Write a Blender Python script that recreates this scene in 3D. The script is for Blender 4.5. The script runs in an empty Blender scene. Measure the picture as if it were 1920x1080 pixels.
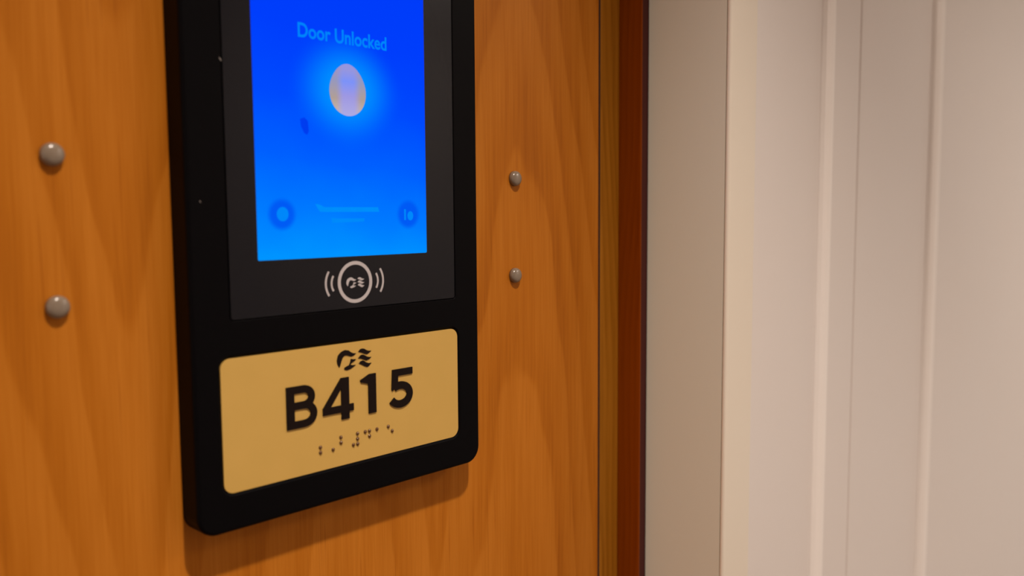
import bpy, bmesh, math, random
from mathutils import Vector, Matrix
from mathutils.geometry import tessellate_polygon

random.seed(7)
scene = bpy.context.scene
col = scene.collection
MM = 0.001
EYE = 1.50                    # camera height above the corridor floor
DEPTH = 0.0124                # how far the black door unit stands off the wood
CAMY = -(0.310 + DEPTH)

# ------------------------------------------------------------------ camera
def camera():
    f, yaw, pitch, roll = 1636.85, 0.808355, -0.08575, -0.006347
    cy, sy, cp, sp = math.cos(yaw), math.sin(yaw), math.cos(pitch), math.sin(pitch)
    F = Vector((sy * cp, cy * cp, sp)); R = Vector((cy, -sy, 0)); U = R.cross(F)
    c, s = math.cos(roll), math.sin(roll)
    R2 = c * R + s * U; U2 = -s * R + c * U
    cd = bpy.data.cameras.new('camera'); co = bpy.data.objects.new('camera', cd)
    m = Matrix((R2, U2, -F)).transposed().to_4x4(); m.translation = (0, CAMY, EYE)
    co.matrix_world = m
    cd.sensor_width = 36; cd.sensor_fit = 'HORIZONTAL'; cd.lens = f / 1920 * 36
    cd.clip_start = 0.01
    cd.dof.use_dof = True; cd.dof.focus_distance = 0.43; cd.dof.aperture_fstop = 6.8
    col.objects.link(co); scene.camera = co
camera()

# ------------------------------------------------------------------ world, lamps, exposure
world = bpy.data.worlds.new('world'); scene.world = world
world.use_nodes = True
bg = world.node_tree.nodes['Background']
bg.inputs[0].default_value = (1.0, 0.86, 0.74, 1); bg.inputs[1].default_value = 0.8

def downlight(name, loc, power, size=math.radians(120), rad=0.02, colr=(1.0, 0.85, 0.735)):
    ld = bpy.data.lights.new(name, 'SPOT'); ld.energy = power; ld.color = colr
    ld.spot_size = size; ld.spot_blend = 1.0; ld.shadow_soft_size = rad
    o = bpy.data.objects.new(name, ld); o.location = loc; col.objects.link(o)
    return o
LAMP_Z = EYE + 0.63
downlight('downlight', (0.16, -0.430, LAMP_Z), 41.0, math.radians(102))
downlight('unseen_corridor_lamp', (1.20, -0.90, LAMP_Z), 64.0, math.radians(165), 0.2)
downlight('unseen_corridor_lamp', (-1.45, -0.85, LAMP_Z), 22.0, math.radians(165), 0.2)  # added unseen lamp that brightens the edges facing left

vs = scene.view_settings
scene.display_settings.display_device = 'sRGB'
vs.view_transform = 'Standard'; vs.look = 'None'; vs.exposure = 0.0; vs.gamma = 1.0
vs.use_curve_mapping = False

# ------------------------------------------------------------------ material helpers
def srgb(r, g, b):
    f = lambda v: (v / 255) / 12.92 if v / 255 <= 0.04045 else ((v / 255 + 0.055) / 1.055) ** 2.4
    return (f(r), f(g), f(b), 1)

class NT:
    def __init__(self, name):
        self.m = bpy.data.materials.new(name); self.m.use_nodes = True
        self.t = self.m.node_tree; self.t.nodes.clear()
        self.out = self.t.nodes.new('ShaderNodeOutputMaterial')
        self._pos = None
    def n(self, typ, **kw):
        nd = self.t.nodes.new(typ)
        for k, v in kw.items(): setattr(nd, k, v)
        return nd
    def link(self, a, b): self.t.links.new(a, b)
    def put(self, sock, v):
        if isinstance(v, (int, float)): sock.default_value = v
        elif isinstance(v, (tuple, list)): sock.default_value = v
        else: self.link(v, sock)
    def math(self, op, a, b=0.0, c=0.0, clamp=False):
        nd = self.n('ShaderNodeMath', operation=op, use_clamp=clamp)
        for i, v in enumerate((a, b, c)): self.put(nd.inputs[i], v)
        return nd.outputs[0]
    def pos(self):
        if self._pos is None:
            g = self.n('ShaderNodeNewGeometry'); s = self.n('ShaderNodeSeparateXYZ')
            self.link(g.outputs['Position'], s.inputs[0])
            self._pos = (g.outputs['Position'], s.outputs[0], s.outputs[1], s.outputs[2])
        return self._pos
    def vec(self, x, y, z):
        c = self.n('ShaderNodeCombineXYZ')
        for i, v in enumerate((x, y, z)): self.put(c.inputs[i], v)
        return c.outputs[0]
    def noise(self, v, scale, detail=3, rough=0.55, dist=0.0):
        nd = self.n('ShaderNodeTexNoise'); self.link(v, nd.inputs['Vector'])
        nd.inputs['Scale'].default_value = scale; nd.inputs['Detail'].default_value = detail
        nd.inputs['Roughness'].default_value = rough; nd.inputs['Distortion'].default_value = dist
        return nd.outputs['Fac']
    def ramp(self, fac, stops, interp='LINEAR'):
        nd = self.n('ShaderNodeValToRGB'); e = nd.color_ramp.elements; nd.color_ramp.interpolation = interp
        while len(e) < len(stops): e.new(0.5)
        for i, (p, c) in enumerate(stops): e[i].position = p; e[i].color = c
        self.put(nd.inputs[0], fac); return nd.outputs[0]
    def mix(self, fac, a, b, mode='MIX'):
        nd = self.n('ShaderNodeMix', data_type='RGBA', blend_type=mode)
        self.put(nd.inputs[0], fac); self.put(nd.inputs[6], a); self.put(nd.inputs[7], b)
        return nd.outputs[2]
    def smooth(self, v, lo, hi):
        nd = self.n('ShaderNodeMapRange', interpolation_type='SMOOTHSTEP')
        self.put(nd.inputs[0], v); nd.inputs[1].default_value = lo; nd.inputs[2].default_value = hi
        return nd.outputs[0]
    def bsdf(self, color, rough=0.5, metallic=0.0, bump=None, bstr=0.1, bdist=0.001, spec=0.5, coat=0.0):
        b = self.n('ShaderNodeBsdfPrincipled')
        self.put(b.inputs['Base Color'], color); self.put(b.inputs['Roughness'], rough)
        b.inputs['Metallic'].default_value = metallic; b.inputs['Specular IOR Level'].default_value = spec
        b.inputs['Coat Weight'].default_value = coat
        if bump is not None:
            bp = self.n('ShaderNodeBump'); bp.inputs['Strength'].default_value = bstr; bp.inputs['Distance'].default_value = bdist
            self.link(bump, bp.inputs['Height']); self.link(bp.outputs[0], b.inputs['Normal'])
        self.link(b.outputs[0], self.out.inputs[0]); return self.m
    def emit(self, color, strength=1.0):
        e = self.n('ShaderNodeEmission'); self.put(e.inputs[0], color); e.inputs[1].default_value = strength
        self.link(e.outputs[0], self.out.inputs[0]); return self.m

def wood(name, centres, c_dark, c_mid, c_light, rough=0.42):
    """Plain-sawn cherry laminate: arched grain round each centre line, long fibres between."""
    t = NT(name); _, x, y, z = t.pos()
    warp = t.math('MULTIPLY_ADD', t.noise(t.vec(t.math('MULTIPLY', x, 9.0), y, t.math('MULTIPLY', z, 2.2)), 1.0, 2), 0.05, -0.025)
    xw = t.math('ADD', t.math('ADD', x, y), warp)
    u = None
    for c in centres:
        d = t.math('ABSOLUTE', t.math('SUBTRACT', xw, c))
        u = d if u is None else t.math('SMOOTH_MIN', u, d, 0.02)
    field = t.math('ADD', t.math('MULTIPLY', t.math('POWER', u, 1.6), 190.0), t.math('MULTIPLY', z, 9.0))
    field = t.math('ADD', field, t.math('MULTIPLY', t.noise(t.vec(t.math('MULTIPLY', x, 14.0), y, t.math('MULTIPLY', z, 3.0)), 1.0, 3), 2.6))
    rings = t.math('FRACT', field)
    band = t.math('MULTIPLY', t.smooth(rings, 0.0, 0.75), t.math('SUBTRACT', 1.0, t.smooth(rings, 0.90, 1.0)))
    fib = t.noise(t.vec(t.math('MULTIPLY', xw, 260.0), t.math('MULTIPLY', y, 260.0), t.math('MULTIPLY', z, 5.0)), 1.0, 4, 0.6)
    fine = t.noise(t.vec(t.math('MULTIPLY', x, 1100.0), t.math('MULTIPLY', y, 1100.0), t.math('MULTIPLY', z, 24.0)), 1.0, 2, 0.6)
    broad = t.noise(t.vec(t.math('MULTIPLY', x, 20.0), y, t.math('MULTIPLY', z, 3.0)), 1.0, 3)
    v = t.math('ADD', t.math('MULTIPLY_ADD', band, 0.14, 0.07), t.math('MULTIPLY_ADD', fib, 0.34, 0.04))
    v = t.math('ADD', v, t.math('MULTIPLY', broad, 0.48))
    v = t.math('ADD', v, t.math('MULTIPLY_ADD', fine, 0.32, -0.10))
    colr = t.ramp(v, [(0.36, c_dark), (0.58, c_mid), (0.82, c_light)])
    pores = t.smooth(t.noise(t.vec(t.math('MULTIPLY', x, 750.0), t.math('MULTIPLY', y, 750.0), t.math('MULTIPLY', z, 13.0)), 1.0, 2), 0.62, 0.72)
    colr = t.mix(t.math('MULTIPLY', pores, 0.55), colr, c_dark)
    return t.bsdf(colr, rough, bump=fib, bstr=0.08, bdist=0.0004, spec=0.1)

M_WOOD = wood('cherry_wood', (0.045, 0.225, 0.343), (0.31, 0.084, 0.004, 1), (0.445, 0.141, 0.009, 1), (0.54, 0.19, 0.019, 1))
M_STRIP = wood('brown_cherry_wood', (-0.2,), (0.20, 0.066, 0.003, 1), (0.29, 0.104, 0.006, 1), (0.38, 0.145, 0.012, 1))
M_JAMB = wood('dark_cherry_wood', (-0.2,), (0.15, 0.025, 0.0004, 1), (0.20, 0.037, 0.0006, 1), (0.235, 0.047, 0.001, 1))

def paint(name, c, rough=0.5, amp=0.05):
    t = NT(name); p = t.pos()[0]
    n1 = t.noise(p, 7.0, 3); n2 = t.noise(p, 900.0, 2)
    warm = (c[0], c[1] * 0.975, c[2] * 0.95, 1)
    return t.bsdf(t.mix(n1, c, warm), rough, bump=n2, bstr=amp, bdist=0.0003)
M_WHITE = paint('warm_white_laminate', (0.76, 0.725, 0.70, 1), 0.45)
M_SIDE = paint('shaded_beige_laminate', (0.69, 0.68, 0.575, 1), 0.5)  # yellower beige, darkened to carry the shade on the side wall
M_CREAM = paint('cream_painted_trim', (0.78, 0.725, 0.62, 1), 0.4)
M_CEIL = paint('ceiling_paint', (0.8, 0.78, 0.74, 1), 0.7)
M_GAP_SHADE = paint('shadow_gap_brown', (0.06, 0.005, 0.0008, 1), 0.9)  # shade of the gap beside the white wall, put into the colour
M_JOINT_SHADE = paint('joint_shade_grey', (0.50, 0.43, 0.39, 1), 0.8)
M_EDGE_HL = paint('painted_edge_highlight', (0.92, 0.89, 0.86, 1), 0.35)  # highlight along the panel edges, put into a lighter colour
M_GAP = paint('dark_joint', (0.03, 0.008, 0.004, 1), 0.8)
def carpet():
    t = NT('carpet'); p = t.pos()[0]
    n = t.noise(p, 400.0, 2); b = t.noise(p, 6.0, 3)
    return t.bsdf(t.mix(b, (0.16, 0.09, 0.06, 1), (0.24, 0.15, 0.09, 1)), 0.9, bump=n, bstr=0.6, bdist=0.003)
M_CARPET = carpet()

def plastic():
    t = NT('black_plastic'); p = t.pos()[0]
    return t.bsdf((0.0022, 0.0020, 0.0026, 1), 0.42, bump=t.noise(p, 2500.0, 2), bstr=0.03, bdist=0.0002, spec=0.05)
M_BLACK = plastic()
def glass():
    t = NT('black_cover_glass'); p = t.pos()[0]
    sm = t.noise(p, 45.0, 3)
    return t.bsdf((0.0062, 0.0064, 0.0092, 1), t.math('MULTIPLY_ADD', sm, 0.10, 0.14), spec=0.2)
M_GLASS = glass()
def brass():
    t = NT('gold_plate_finish'); _, x, y, z = t.pos()
    v = t.vec(t.math('MULTIPLY', x, 60.0), y, t.math('MULTIPLY', z, 60.0))
    n = t.noise(v, 1.0, 3); g = t.noise(t.vec(t.math('MULTIPLY', x, 3000.0), y, t.math('MULTIPLY', z, 3000.0)), 1.0, 2)
    return t.bsdf(t.mix(n, (0.57, 0.365, 0.088, 1), (0.62, 0.39, 0.10, 1)), 0.5, bump=g, bstr=0.05, bdist=0.0002, spec=0.3)
M_GOLD = brass()
def simple(name, c, rough, metallic=0.0, spec=0.5, nz=0.0):
    t = NT(name); p = t.pos()[0]
    n = t.noise(p, 300.0, 3)
    c2 = tuple(v * (1 - nz) for v in c[:3]) + (1,)
    return t.bsdf(t.mix(n, c, c2), rough, metallic=metallic, spec=spec)
M_INK = simple('dark_brown_lettering', (0.009, 0.0042, 0.0032, 1), 0.6, spec=0.12, nz=0.2)
M_BEAD = simple('shaded_gold_bead', (0.12, 0.046, 0.007, 1), 0.2, spec=0.8, nz=0.1)  # gold beads whose shading is put into the brown colour
M_PRINT = simple('pale_grey_print', (0.52, 0.49, 0.50, 1), 0.5, nz=0.08)
M_RIVET = simple('grey_rivet_cap', (0.26, 0.205, 0.15, 1), 0.22, spec=0.7, nz=0.25)
M_DUST = simple('pale_dust', (0.25, 0.22, 0.20, 1), 0.8, nz=0.1)

# picture shown on the display: a lit screen, so it emits
SCR_X0, SCR_X1, SCR_Z0, SCR_Z1 = 179.7, 267.2, -18.2, 122.0
def screen_base(t):
    _, x, y, z = t.pos()
    zz = t.math('MULTIPLY_ADD', z, 1000.0, -EYE * 1000.0)      # mm above the eye line
    xx = t.math('MULTIPLY', x, 1000.0)
    w = t.noise(t.vec(t.math('MULTIPLY', xx, 0.03), 0.0, t.math('MULTIPLY', zz, 0.03)), 1.0, 2)
    v = t.math('ADD', zz, t.math('MULTIPLY_ADD', w, 14.0, -7.0))
    v = t.math('ADD', v, t.math('MULTIPLY', t.math('SUBTRACT', xx, 223.0), 0.10))
    fac = t.math('MULTIPLY_ADD', v, 1 / 140.0, 18.2 / 140.0)
    c = t.ramp(fac, [(0.0, srgb(0, 148, 255)), (0.12, srgb(0, 122, 255)), (0.27, srgb(0, 96, 255)), (0.45, srgb(0, 74, 254)), (0.65, srgb(0, 62, 252)), (1.0, srgb(0, 58, 248))])
    dx = t.math('DIVIDE', t.math('SUBTRACT', xx, 224.4), 1.15); dz = t.math('SUBTRACT', zz, 52.0)
    r = t.math('SQRT', t.math('ADD', t.math('MULTIPLY', dx, dx), t.math('MULTIPLY', dz, dz)))
    g = t.math('POWER', t.math('SUBTRACT', 1.0, t.smooth(r, 5.0, 28.0)), 1.5)
    return t.mix(g, c, srgb(0, 144, 255)), xx, zz
def m_display():
    t = NT('lit_blue_display'); c, xx, zz = screen_base(t); return t.emit(c)
def m_button(cx, cz, r):
    t = NT('lit_button_disc'); c, xx, zz = screen_base(t)
    dx = t.math('SUBTRACT', xx, cx); dz = t.math('SUBTRACT', zz, cz)
    rr = t.math('SQRT', t.math('ADD', t.math('MULTIPLY', dx, dx), t.math('MULTIPLY', dz, dz)))
    k = t.math('SUBTRACT', 1.0, t.smooth(rr, r * 0.6, r))
    return t.emit(t.mix(t.math('MULTIPLY', k, 0.9), c, srgb(0, 86, 244)))
def m_lit(name, c): 
    t = NT(name); xx = t.pos()[0]
    n = t.noise(xx, 350.0, 2)
    return t.emit(t.mix(n, c, tuple(v * 0.92 for v in c[:3]) + (1,)))
def m_portrait():
    t = NT('lit_pale_picture'); _, x, y, z = t.pos()
    xx = t.math('MULTIPLY_ADD', x, 1000.0, -224.5); zz = t.math('MULTIPLY_ADD', z, 1000.0, -EYE * 1000.0 - 52.0)
    ang = t.ramp(t.math('MULTIPLY_ADD', zz, 1 / 22.0, 0.5), [(0.0, srgb(205, 186, 178)), (0.35, srgb(176, 158, 150)), (0.7, srgb(150, 152, 190)), (1.0, srgb(168, 146, 190))])
    core = t.ramp(t.math('MULTIPLY_ADD', zz, 1 / 22.0, 0.5), [(0.0, srgb(176, 172, 226)), (0.4, srgb(158, 152, 226)), (0.68, srgb(124, 146, 248)), (0.9, srgb(150, 150, 222))])
    dx = t.math('DIVIDE', t.math('SUBTRACT', xx, 0.3), t.math('MULTIPLY_ADD', zz, -0.02, 5.0))
    k = t.math('SUBTRACT', 1.0, t.smooth(t.math('ABSOLUTE', dx), 0.45, 1.35))
    return t.emit(t.mix(k, ang, core))

# ------------------------------------------------------------------ mesh helpers (door-unit coordinates: x, z in mm from the eye, y in mm from the wood, minus = towards the room)
def P3(x, y, z): return Vector((x * MM, y * MM, EYE + z * MM))
def obj(name, bm, mat, parent=None, smooth=False):
    me = bpy.data.meshes.new(name)
    bmesh.ops.recalc_face_normals(bm, faces=bm.faces)
    if smooth:
        for f in bm.faces: f.smooth = True
    bm.to_mesh(me); bm.free(); me.materials.append(mat)
    o = bpy.data.objects.new(name, me); col.objects.link(o)
    if parent is not None: o.parent = parent
    return o
def tag(o, label=None, cat=None, group=None, kind=None):
    for k, v in (('label', label), ('category', cat), ('group', group), ('kind', kind)):
        if v: o[k] = v
    return o
def box_bm(x0, x1, y0, y1, z0, z1, bevel=0.0, seg=3):
    """metres"""
    bm = bmesh.new()
    vs_ = [bm.verts.new((x, y, z)) for x in (x0, x1) for y in (y0, y1) for z in (z0, z1)]
    for f in ((0, 1, 3, 2), (4, 6, 7, 5), (0, 4, 5, 1), (2, 3, 7, 6), (0, 2, 6, 4), (1, 5, 7, 3)):
        bm.faces.new([vs_[i] for i in f])
    if bevel:
        es = [e for e in bm.edges if abs(e.verts[0].co.z - e.verts[1].co.z) > 1e-6]
        bmesh.ops.bevel(bm, geom=es, offset=bevel, segments=seg, affect='EDGES', profile=0.5)
    return bm
def rrect(x0, x1, z0, z1, r, n=8):
    pts = []
    for cx, cz, a0 in ((x1 - r, z1 - r, 0), (x0 + r, z1 - r, 90), (x0 + r, z0 + r, 180), (x1 - r, z0 + r, 270)):
        for i in range(n + 1):
            a = math.radians(a0 + 90 * i / n); pts.append((cx + r * math.cos(a), cz + r * math.sin(a)))
    return pts
def cap(bm, loops):
    """fill coplanar loops of verts (first outer, others holes)"""
    flat = [v for l in loops for v in l]
    tris = tessellate_polygon([[Vector((v.co.x, v.co.z, 0)) for v in l] for l in loops])
    for tr in tris:
        try: bm.faces.new([flat[i] for i in tr])
        except ValueError: pass
def loop(bm, pts, y): return [bm.verts.new(P3(x, y, z)) for x, z in pts]
def bridge(bm, a, b):
    n = len(a)
    for i in range(n): bm.faces.new((a[i], a[(i + 1) % n], b[(i + 1) % n], b[i]))
def prism(bm, pts, y0, y1, holes=()):
    """solid from outline pts between y0 (front) and y1 (back)"""
    fr = [loop(bm, p, y0) for p in (pts,) + tuple(holes)]
    bk = [loop(bm, p, y1) for p in (pts,) + tuple(holes)]
    cap(bm, fr); cap(bm, bk)
    for a, b in zip(fr, bk): bridge(bm, a, b)
def prism_obj(name, pts, y0, y1, mat, parent, holes=()):
    bm = bmesh.new(); prism(bm, pts, y0, y1, tuple(holes)); return obj(name, bm, mat, parent)
def circle(cx, cz, r, n=48, rz=None):
    rz = rz or r
    return [(cx + r * math.cos(2 * math.pi * i / n), cz + rz * math.sin(2 * math.pi * i / n)) for i in range(n)]
def ribbon(path, w, closed=False):
    """outline of a stroke of width w along path (open); mitred"""
    L, Rr = [], []
    n = len(path)
    for i in range(n):
        p = Vector(path[i]); a = Vector(path[max(i - 1, 0)]); b = Vector(path[min(i + 1, n - 1)])
        d1 = (p - a).normalized() if i > 0 else (b - p).normalized()
        d2 = (b - p).normalized() if i < n - 1 else d1
        n1 = Vector((-d1.y, d1.x)); n2 = Vector((-d2.y, d2.x)); m = (n1 + n2)
        m = m.normalized() if m.length > 1e-6 else n1
        k = w / 2 / max(0.35, m.dot(n1))
        L.append(tuple(p + m * k)); Rr.append(tuple(p - m * k))
    return L + Rr[::-1]
def arc(cx, cz, r, a0, a1, n=14, rz=None):
    rz = rz or r
    return [(cx + r * math.cos(math.radians(a0 + (a1 - a0) * i / n)), cz + rz * math.sin(math.radians(a0 + (a1 - a0) * i / n))) for i in range(n + 1)]

# ------------------------------------------------------------------ setting
FL, CE = 0.0, 2.15
def struct(name, bm, mat, label, parent=None, smooth=False):
    o = obj(name, bm, mat, parent, smooth)
    if parent is None: tag(o, label, kind='structure')
    return o
struct('floor', box_bm(-2.2, 3.0, -1.25, 0.05, FL - 0.05, FL), M_CARPET, 'brown carpeted corridor floor below the door unit')
struct('ceiling', box_bm(-2.2, 3.0, -1.25, 0.05, CE, CE + 0.05), M_CEIL, 'white corridor ceiling above the door unit')
struct('wall_front', box_bm(-2.2, 3.0, -1.25, -1.20, FL, CE), M_WHITE, 'plain white corridor wall facing the wooden panel')
struct('wall_left', box_bm(-2.2, 0.4130, 0.0, 0.03, FL, CE, 0.0012, 2), M_WOOD, 'orange cherry wood panelling behind the black door unit')
struct('trim_1', box_bm(0.4146, 0.4332, 0.0, 0.03, FL, CE, 0.0014, 3), M_STRIP, 'narrow cherry wood strip right of the dark seam')
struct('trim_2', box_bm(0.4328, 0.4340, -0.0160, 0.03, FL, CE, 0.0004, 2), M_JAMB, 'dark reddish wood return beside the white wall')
struct('trim_3', box_bm(0.4338, 0.4420, -0.0157, 0.02, FL, CE), M_GAP_SHADE, 'very dark brown strip standing in for the shadow gap between wood and white wall')
struct('trim_4', box_bm(0.4128, 0.4148, 0.0007, 0.03, FL, CE), M_GAP, 'thin dark filler in the seam of the wood panelling')
XS, YW = 0.4393, -0.0712
struct('wall_right', box_bm(XS, 0.4700, YW + 0.003, -0.0165, FL, CE), M_SIDE, 'white side wall, beige darkened for shade, next to the wooden door frame')
struct('trim_5', box_bm(XS - 0.0004, 0.4692, YW, YW + 0.0029, FL, CE, 0.0013, 4), M_CREAM, 'cream corner strip at the edge of the white side wall')

wall = struct('wall_back', box_bm(0.4700, 3.0, YW + 0.014, YW + 0.040, FL, CE), M_WHITE, 'white panelled corridor wall with vertical joint strips')
def panel(name, prof):
    """vertical extrusion of a plan outline: x in m, second value mm in front of the wall line"""
    bm = bmesh.new(); n = len(prof)
    lo = [bm.verts.new((x, YW + 0.002 - d * MM, FL)) for x, d in prof]
    hi = [bm.verts.new((x, YW + 0.002 - d * MM, CE)) for x, d in prof]
    bm.faces.new(lo); bm.faces.new(hi); bridge(bm, lo, hi)
    return obj(name, bm, M_WHITE, wall)
panel('wall_panel', [(0.4700, -12), (0.4702, -0.8), (0.4712, 0), (0.564, 0), (0.564, -12)])
panel('batten', [(0.568, -11), (0.568, 3.8), (0.570, 4.0), (0.608, 4.2), (0.6115, 3.0), (0.6120, -11)])
panel('wall_panel', [(0.6185, -12), (0.6185, 0.2), (0.6195, 0.9), (0.6205, 1.0), (0.768, 1.0), (0.768, -12)])
panel('wall_panel', [(0.774, -11), (0.774, 5.0), (0.776, 5.4), (1.349, 5.4), (1.350, 4.4), (1.350, -11)])
for edge_hl in (panel('edge_highlight', [(0.5578, -11), (0.5578, 0.8), (0.5595, 2.6), (0.563, 4.0), (0.567, 4.4), (0.5692, 4.0), (0.5692, -11)]),
              panel('edge_highlight', [(0.7605, -11), (0.7605, 1.6), (0.7625, 3.6), (0.767, 5.2), (0.773, 5.8), (0.7770, 5.2), (0.7770, -11)])):
    edge_hl.data.materials[0] = M_EDGE_HL  # strips added to carry the painted edge highlight
shade_strip = panel('joint_shade', [(0.6110, -9), (0.6110, 0.4), (0.6195, 0.4), (0.6195, -9)])  # fills the groove, with its shade put into the colour
shade_strip.data.materials[0] = M_JOINT_SHADE; shade_strip['label'] = 'greyish brown strip standing in for shade in the joint'
panel('wall_panel', [(1.355, -12), (1.355, 4.4), (1.356, 5.4), (2.999, 5.4), (2.999, -12)])

# ------------------------------------------------------------------ the black door unit
unit = bpy.data.objects.new('access_terminal', None)
col.objects.link(unit)
tag(unit, 'black wall-mounted door unit with blue touchscreen and gold B415 plate', 'door terminal')
X0, X1, Z0, Z1 = 151.0, 300.4, -124.2, 160.0
YF = -DEPTH * 1000                 # front plane of the housing
GX0, GX1, GZ0, GZ1 = 167.4, 284.4, -40.6, 144.0
PX0, PX1, PZ0, PZ1 = 162.2, 286.0, -108.8, -55.6
bm = bmesh.new()
RO = 8.0
prev = loop(bm, rrect(X0, X1, Z0, Z1, RO), 0.0); back = prev
eb = 1.6
for i in range(6):
    a = math.radians(90 * i / 5); ins = eb * (1 - math.cos(a)); yy = YF + eb * (1 - math.sin(a))
    cur = loop(bm, rrect(X0 + ins, X1 - ins, Z0 + ins, Z1 - ins, RO - ins), yy); bridge(bm, prev, cur); prev = cur
holes = []
for (a0, a1, b0, b1, r, gap, dep, ch) in ((GX0, GX1, GZ0, GZ1, 1.2, 0.5, 2.0, 0.35), (PX0, PX1, PZ0, PZ1, 4.2, 0.25, 1.6, 1.0)):
    g2 = gap + ch
    h = loop(bm, rrect(a0 - g2, a1 + g2, b0 - g2, b1 + g2, r + g2), YF)
    h1 = loop(bm, rrect(a0 - gap, a1 + gap, b0 - gap, b1 + gap, r + gap), YF + ch * 0.7)
    h2 = loop(bm, rrect(a0 - gap, a1 + gap, b0 - gap, b1 + gap, r + gap), YF + dep)
    bridge(bm, h, h1); bridge(bm, h1, h2); cap(bm, [h2]); holes.append(h)
cap(bm, [prev] + holes); cap(bm, [back])
obj('housing', bm, M_BLACK, unit)

# touchscreen -----------------------------------------------------------
YG = YF + 0.10
glass_o = prism_obj('touchscreen', rrect(GX0, GX1, GZ0, GZ1, 1.2), YG, YF + 1.9, M_GLASS, unit)
glass_o['label'] = 'dark glass touchscreen lit blue'
YS = YG - 0.05
prism_obj('display', rrect(SCR_X0, SCR_X1, SCR_Z0, SCR_Z1, 0.6, 3), YS, YG + 0.05, m_display(), glass_o)
YT = YS - 0.04
def on_screen(name, pts, mat, lift=0.0, holes=()):
    return prism_obj(name, pts, YT - lift, YS, mat, glass_o, holes)
M_TITLE = m_lit('lit_title_text', srgb(0, 136, 255))
M_FAINT = m_lit('lit_small_text', srgb(0, 144, 255))
M_FAINT2 = m_lit('lit_faint_text', srgb(0, 140, 255))
M_ICON = m_lit('lit_icon', srgb(0, 138, 255))

def text_obj(name, body, x0, x1, z_base, z_cap, y, mat, parent, bold=0.0):
    cu = bpy.data.curves.new(name, 'FONT'); cu.body = body; cu.size = 1.0; cu.offset = bold; cu.resolution_u = 4
    to = bpy.data.objects.new(name, cu); col.objects.link(to)
    dg = bpy.context.evaluated_depsgraph_get()
    me = bpy.data.meshes.new_from_object(to.evaluated_get(dg))
    bpy.data.objects.remove(to); bpy.data.curves.remove(cu)
    xs = [v.co.x for v in me.vertices]; ys = [v.co.y for v in me.vertices]
    lo, hi, top = min(xs), max(xs), max(ys)
    for v in me.vertices:
        px = x0 + (v.co.x - lo) / (hi - lo) * (x1 - x0); pz = z_base + v.co.y / top * (z_cap - z_base)
        v.co = P3(px, y, pz)
    me.name = name; me.materials.clear(); me.materials.append(mat)
    o = bpy.data.objects.new(name, me); col.objects.link(o); o.parent = parent
    return o
text_obj('title_text', 'Door Unlocked', 200.6, 245.6, 71.5, 77.2, YT, M_TITLE, glass_o, 0.02)

pic = on_screen('portrait_picture', [(224.5 + (9.3 - 0.06 * (12 * math.sin(a))) * math.cos(a) * (1.0 if math.sin(a) < 0.2 else 1.0 - 0.10 * (math.sin(a) - 0.2)), 52.4 + 10.9 * math.sin(a)) for a in [2 * math.pi * i / 48 for i in range(48)]], m_portrait())
pic['label'] = 'pale oval picture glowing on the blue screen'
for bx, bz in ((191.0, 0.0), (256.4, -0.3)):
    on_screen('screen_button', circle(bx, bz, 7.6), m_button(bx, bz, 7.4))
on_screen('button_icon', circle(191.3, 0.1, 2.7, 24, 2.9), M_ICON, 0.03)
on_screen('button_icon', ribbon([(254.5, 2.0), (254.5, -2.9)], 1.0), M_ICON, 0.03)
on_screen('button_icon', circle(257.6, -1.0, 1.7, 20, 2.1), M_ICON, 0.03)
# two lines of lettering too blurred to read: one soft bar each with a taller first stroke
on_screen('text_line', [(206.8, 4.3), (209.2, 3.9), (211.2, 2.9), (239.2, 2.9), (239.9, 0.9), (212.0, 0.9), (209.0, 1.0), (207.8, 2.6)], M_FAINT, 0.02)
on_screen('text_line', [(214.7, -1.6), (218.0, -1.9), (231.8, -1.9), (231.5, -3.3), (215.0, -3.7)], M_FAINT2, 0.02)
M_SPOT = m_lit('lit_dark_spot', srgb(0, 62, 244))
on_screen('screen_spot', [(200.6, 38.6), (202.6, 39.4), (204.2, 38.0), (204.6, 34.0), (203.8, 32.4), (202.4, 33.0), (201.0, 35.6)], M_SPOT)

# contactless symbol under the display
RCX, RCZ = 226.2, -29.4
YP = YG - 0.03
prism_obj('reader_ring', circle(RCX, RCZ, 9.1, 72), YP, YG + 0.05, M_PRINT, glass_o, holes=[circle(RCX, RCZ, 7.55, 72)])
for reach, r, a, w in ((12.25, 5.8, 34, 0.9), (15.15, 9.0, 35, 0.95)):
    for base in (0, 180):
        cx_ = RCX + (reach - r) * (1 if base == 0 else -1)
        prism_obj('signal_arc', ribbon(arc(cx_, RCZ, r, base - a, base + a), w), YP, YG + 0.05, M_PRINT, glass_o)

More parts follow.
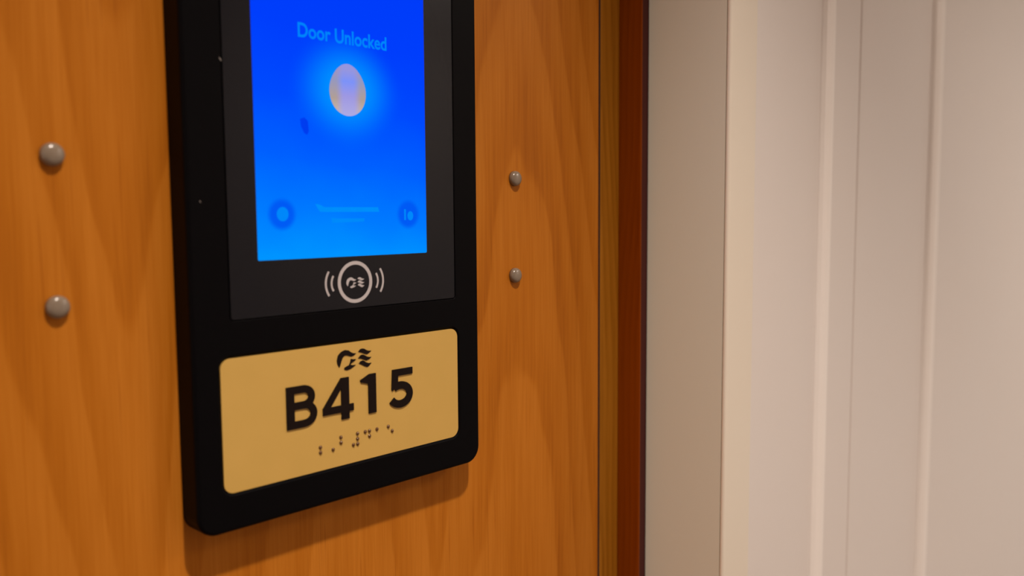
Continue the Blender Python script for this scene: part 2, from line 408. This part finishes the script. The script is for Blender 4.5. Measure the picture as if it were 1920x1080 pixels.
# sea-witch style wave emblem, drawn once and used large on the plate and small in the ring
LOGO = [
 [(216.9, -65.8), (215.9, -64.2), (215.7, -62.6), (216.3, -60.6), (217.2, -59.7), (218.3, -59.0), (220.1, -58.5), (221.9, -58.9), (223.1, -59.8), (224.4, -60.45), (225.8, -60.6), (224.7, -61.4), (223.3, -61.75), (222.4, -61.5), (221.1, -61.0), (219.9, -60.9), (219.2, -61.2), (218.5, -62.1), (217.9, -63.6), (217.4, -65.0)],
 [(227.0, -60.1), (228.1, -59.1), (229.2, -58.9), (230.1, -59.05), (231.5, -59.9), (232.7, -60.3), (234.0, -60.4), (232.9, -61.2), (231.6, -61.75), (230.4, -61.4), (228.9, -60.75)],
 [(226.9, -63.0), (228.2, -61.8), (229.1, -61.6), (230.0, -61.8), (231.4, -62.6), (232.7, -63.15), (234.0, -63.2), (232.9, -64.0), (231.3, -64.5), (229.9, -63.9), (228.4, -63.3)],
 [(227.2, -65.3), (228.3, -64.4), (229.4, -64.2), (230.2, -64.6), (231.2, -65.3), (232.6, -65.8), (234.0, -65.8), (232.8, -66.9), (231.7, -67.5), (230.2, -66.9), (228.8, -66.1)],
 [(223.0, -62.7), (224.3, -63.1), (225.8, -63.2), (224.7, -64.0), (223.3, -64.6), (222.7, -65.2), (223.7, -65.6), (225.5, -65.7), (224.2, -66.5), (222.5, -67.2), (220.7, -67.5), (219.6, -67.1), (219.4, -66.6), (219.8, -66.1), (220.9, -65.7), (221.9, -65.4), (222.6, -64.2)],
]
for poly in LOGO:
    k = 0.52
    prism_obj('small_emblem', [(226.3 + (x - 224.9) * k, -29.6 + (z + 63.0) * k) for x, z in poly], YP, YG + 0.05, M_PRINT, glass_o)

# gold number plate -----------------------------------------------------
YPL = YF + 0.25
plate = prism_obj('number_plate', rrect(PX0, PX1, PZ0, PZ1, 4.2), YPL, YF + 1.5, M_GOLD, unit)
plate['label'] = 'gold plate with raised number B415 and braille'
YL = YPL - 0.55
for poly in LOGO:
    prism_obj('emblem', poly, YPL - 0.25, YPL + 0.1, M_INK, plate)
T, Bm = -70.7, -88.4
def glyph(strokes):
    bm = bmesh.new()
    for i, s in enumerate(strokes): prism(bm, s, YL - 0.012 * i, YPL + 0.1 + 0.012 * i)
    o = obj('number_character', bm, M_INK, plate); return o
mid = -79.0
hs = 3.1
b_up = [(191.2, T - hs / 2), (198.6, T - hs / 2)] + arc(198.6, (T - hs / 2 + mid) / 2, 4.0, 90, -90, 12, abs(T - hs / 2 - mid) / 2)[1:] + [(191.2, mid)]
b_lo = [(191.2, mid), (198.9, mid)] + arc(198.9, (mid + Bm + hs / 2) / 2, 4.6, 90, -90, 12, abs(mid - Bm - hs / 2) / 2)[1:] + [(191.2, Bm + hs / 2)]
glyph([[(190.4, T), (194.2, T), (194.2, Bm), (190.4, Bm)], ribbon(b_up, hs), ribbon(b_lo, hs)])
glyph([[(217.4, T + 0.3), (221.5, T + 0.3), (221.5, Bm - 0.2), (217.4, Bm - 0.2)],
       [(217.4, T + 0.3), (219.2, T + 0.3), (219.2, -72.4), (212.0, -82.0), (211.6, -82.6), (208.0, -84.2), (207.9, -82.6)],
       [(207.9, -82.3), (223.8, -82.3), (223.8, -85.4), (207.9, -85.4)]])
glyph([[(236.1, T), (236.1, Bm), (231.9, Bm), (231.9, -75.0), (227.9, -73.9), (227.6, -72.9), (232.6, T)]])
f_c = (249.9, -82.6)
five = arc(f_c[0], f_c[1], 5.55, 128, -152, 26, 4.35)
glyph([[(245.4, T), (257.2, T), (257.2, T - 3.1), (245.4, T - 3.1)],
       [(245.4, T), (248.9, T), (248.5, -78.2), (245.2, -80.4), (244.9, -79.6)],
       ribbon(five, 3.45)])

# braille: small domed beads
def dome_mesh(r, h, n=14, m=5):
    bm = bmesh.new(); rings_ = []
    for j in range(m):
        a = math.pi / 2 * j / m
        rings_.append([bm.verts.new((r * math.cos(a) * math.cos(2 * math.pi * i / n), -h * math.sin(a), r * math.cos(a) * math.sin(2 * math.pi * i / n))) for i in range(n)])
    for p, q in zip(rings_, rings_[1:]): bridge(bm, p, q)
    top = bm.verts.new((0, -h, 0))
    for i in range(n): bm.faces.new((rings_[-1][i], rings_[-1][(i + 1) % n], top))
    bm.faces.new(rings_[0])
    bmesh.ops.recalc_face_normals(bm, faces=bm.faces)
    for f in bm.faces: f.smooth = len(f.verts) < 5
    me = bpy.data.meshes.new('dome'); bm.to_mesh(me); bm.free(); return me
bead = dome_mesh(0.84 * MM, 0.75 * MM); bead.materials.append(M_BEAD)
R1, R2, R3 = -96.3, -98.65, -100.9
for x, z in ((206.4, R2), (206.4, R3), (212.8, R3), (216.9, R1), (216.9, R2), (225.7, R1), (225.7, R2), (225.7, R3), (223.4, R3),
             (229.9, R1), (232.2, R1), (232.2, R2), (236.4, R1), (242.8, R1), (245.0, R2)):
    o = bpy.data.objects.new('braille_dot', bead); col.objects.link(o); o.location = P3(x, YPL, z); o.parent = plate

for x, z, s in ((166.4, 58.4, 0.55), (156.4, 5.0, 0.35)):
    prism_obj('dust_speck', [(x - s, z + s), (x + s * 0.2, z + s * 0.8), (x + s * 1.1, z - s * 1.3), (x + s * 0.3, z - s)], YF - 0.06, YF + 0.05, M_DUST, unit)

# ------------------------------------------------------------------ rivets in the wood
def rivet_mesh(r, h):
    bm = bmesh.new(); n = 28
    prof = [(r, 0.0), (r * 1.0, -0.42 * h), (r * 0.93, -0.64 * h), (r * 0.78, -0.82 * h), (r * 0.55, -0.91 * h), (r * 0.28, -0.98 * h)]
    rings_ = [[bm.verts.new((a * math.cos(2 * math.pi * i / n), y, a * math.sin(2 * math.pi * i / n))) for i in range(n)] for a, y in prof]
    for p, q in zip(rings_, rings_[1:]): bridge(bm, p, q)
    top = bm.verts.new((0, -h, 0))
    for i in range(n): bm.faces.new((rings_[-1][i], rings_[-1][(i + 1) % n], top))
    bm.faces.new(rings_[0])
    bmesh.ops.recalc_face_normals(bm, faces=bm.faces)
    for f in bm.faces: f.smooth = len(f.verts) < 5
    me = bpy.data.meshes.new('rivet'); bm.to_mesh(me); bm.free(); me.materials.append(M_RIVET); return me
rv = rivet_mesh(4.0 * MM, 3.4 * MM)
for x, z, lab in ((109.5, 20.9, 'upper grey domed rivet in the wood left of the black unit'),
                  (108.8, -31.5, 'lower grey domed rivet in the wood left of the black unit'),
                  (339.6, 18.2, 'upper grey domed rivet in the wood right of the black unit'),
                  (339.3, -33.4, 'lower grey domed rivet in the wood right of the black unit')):
    o = bpy.data.objects.new('rivet', rv); col.objects.link(o); o.location = P3(x, 0.05, z)
    tag(o, lab, 'rivet', 'rivets in the wood panelling')
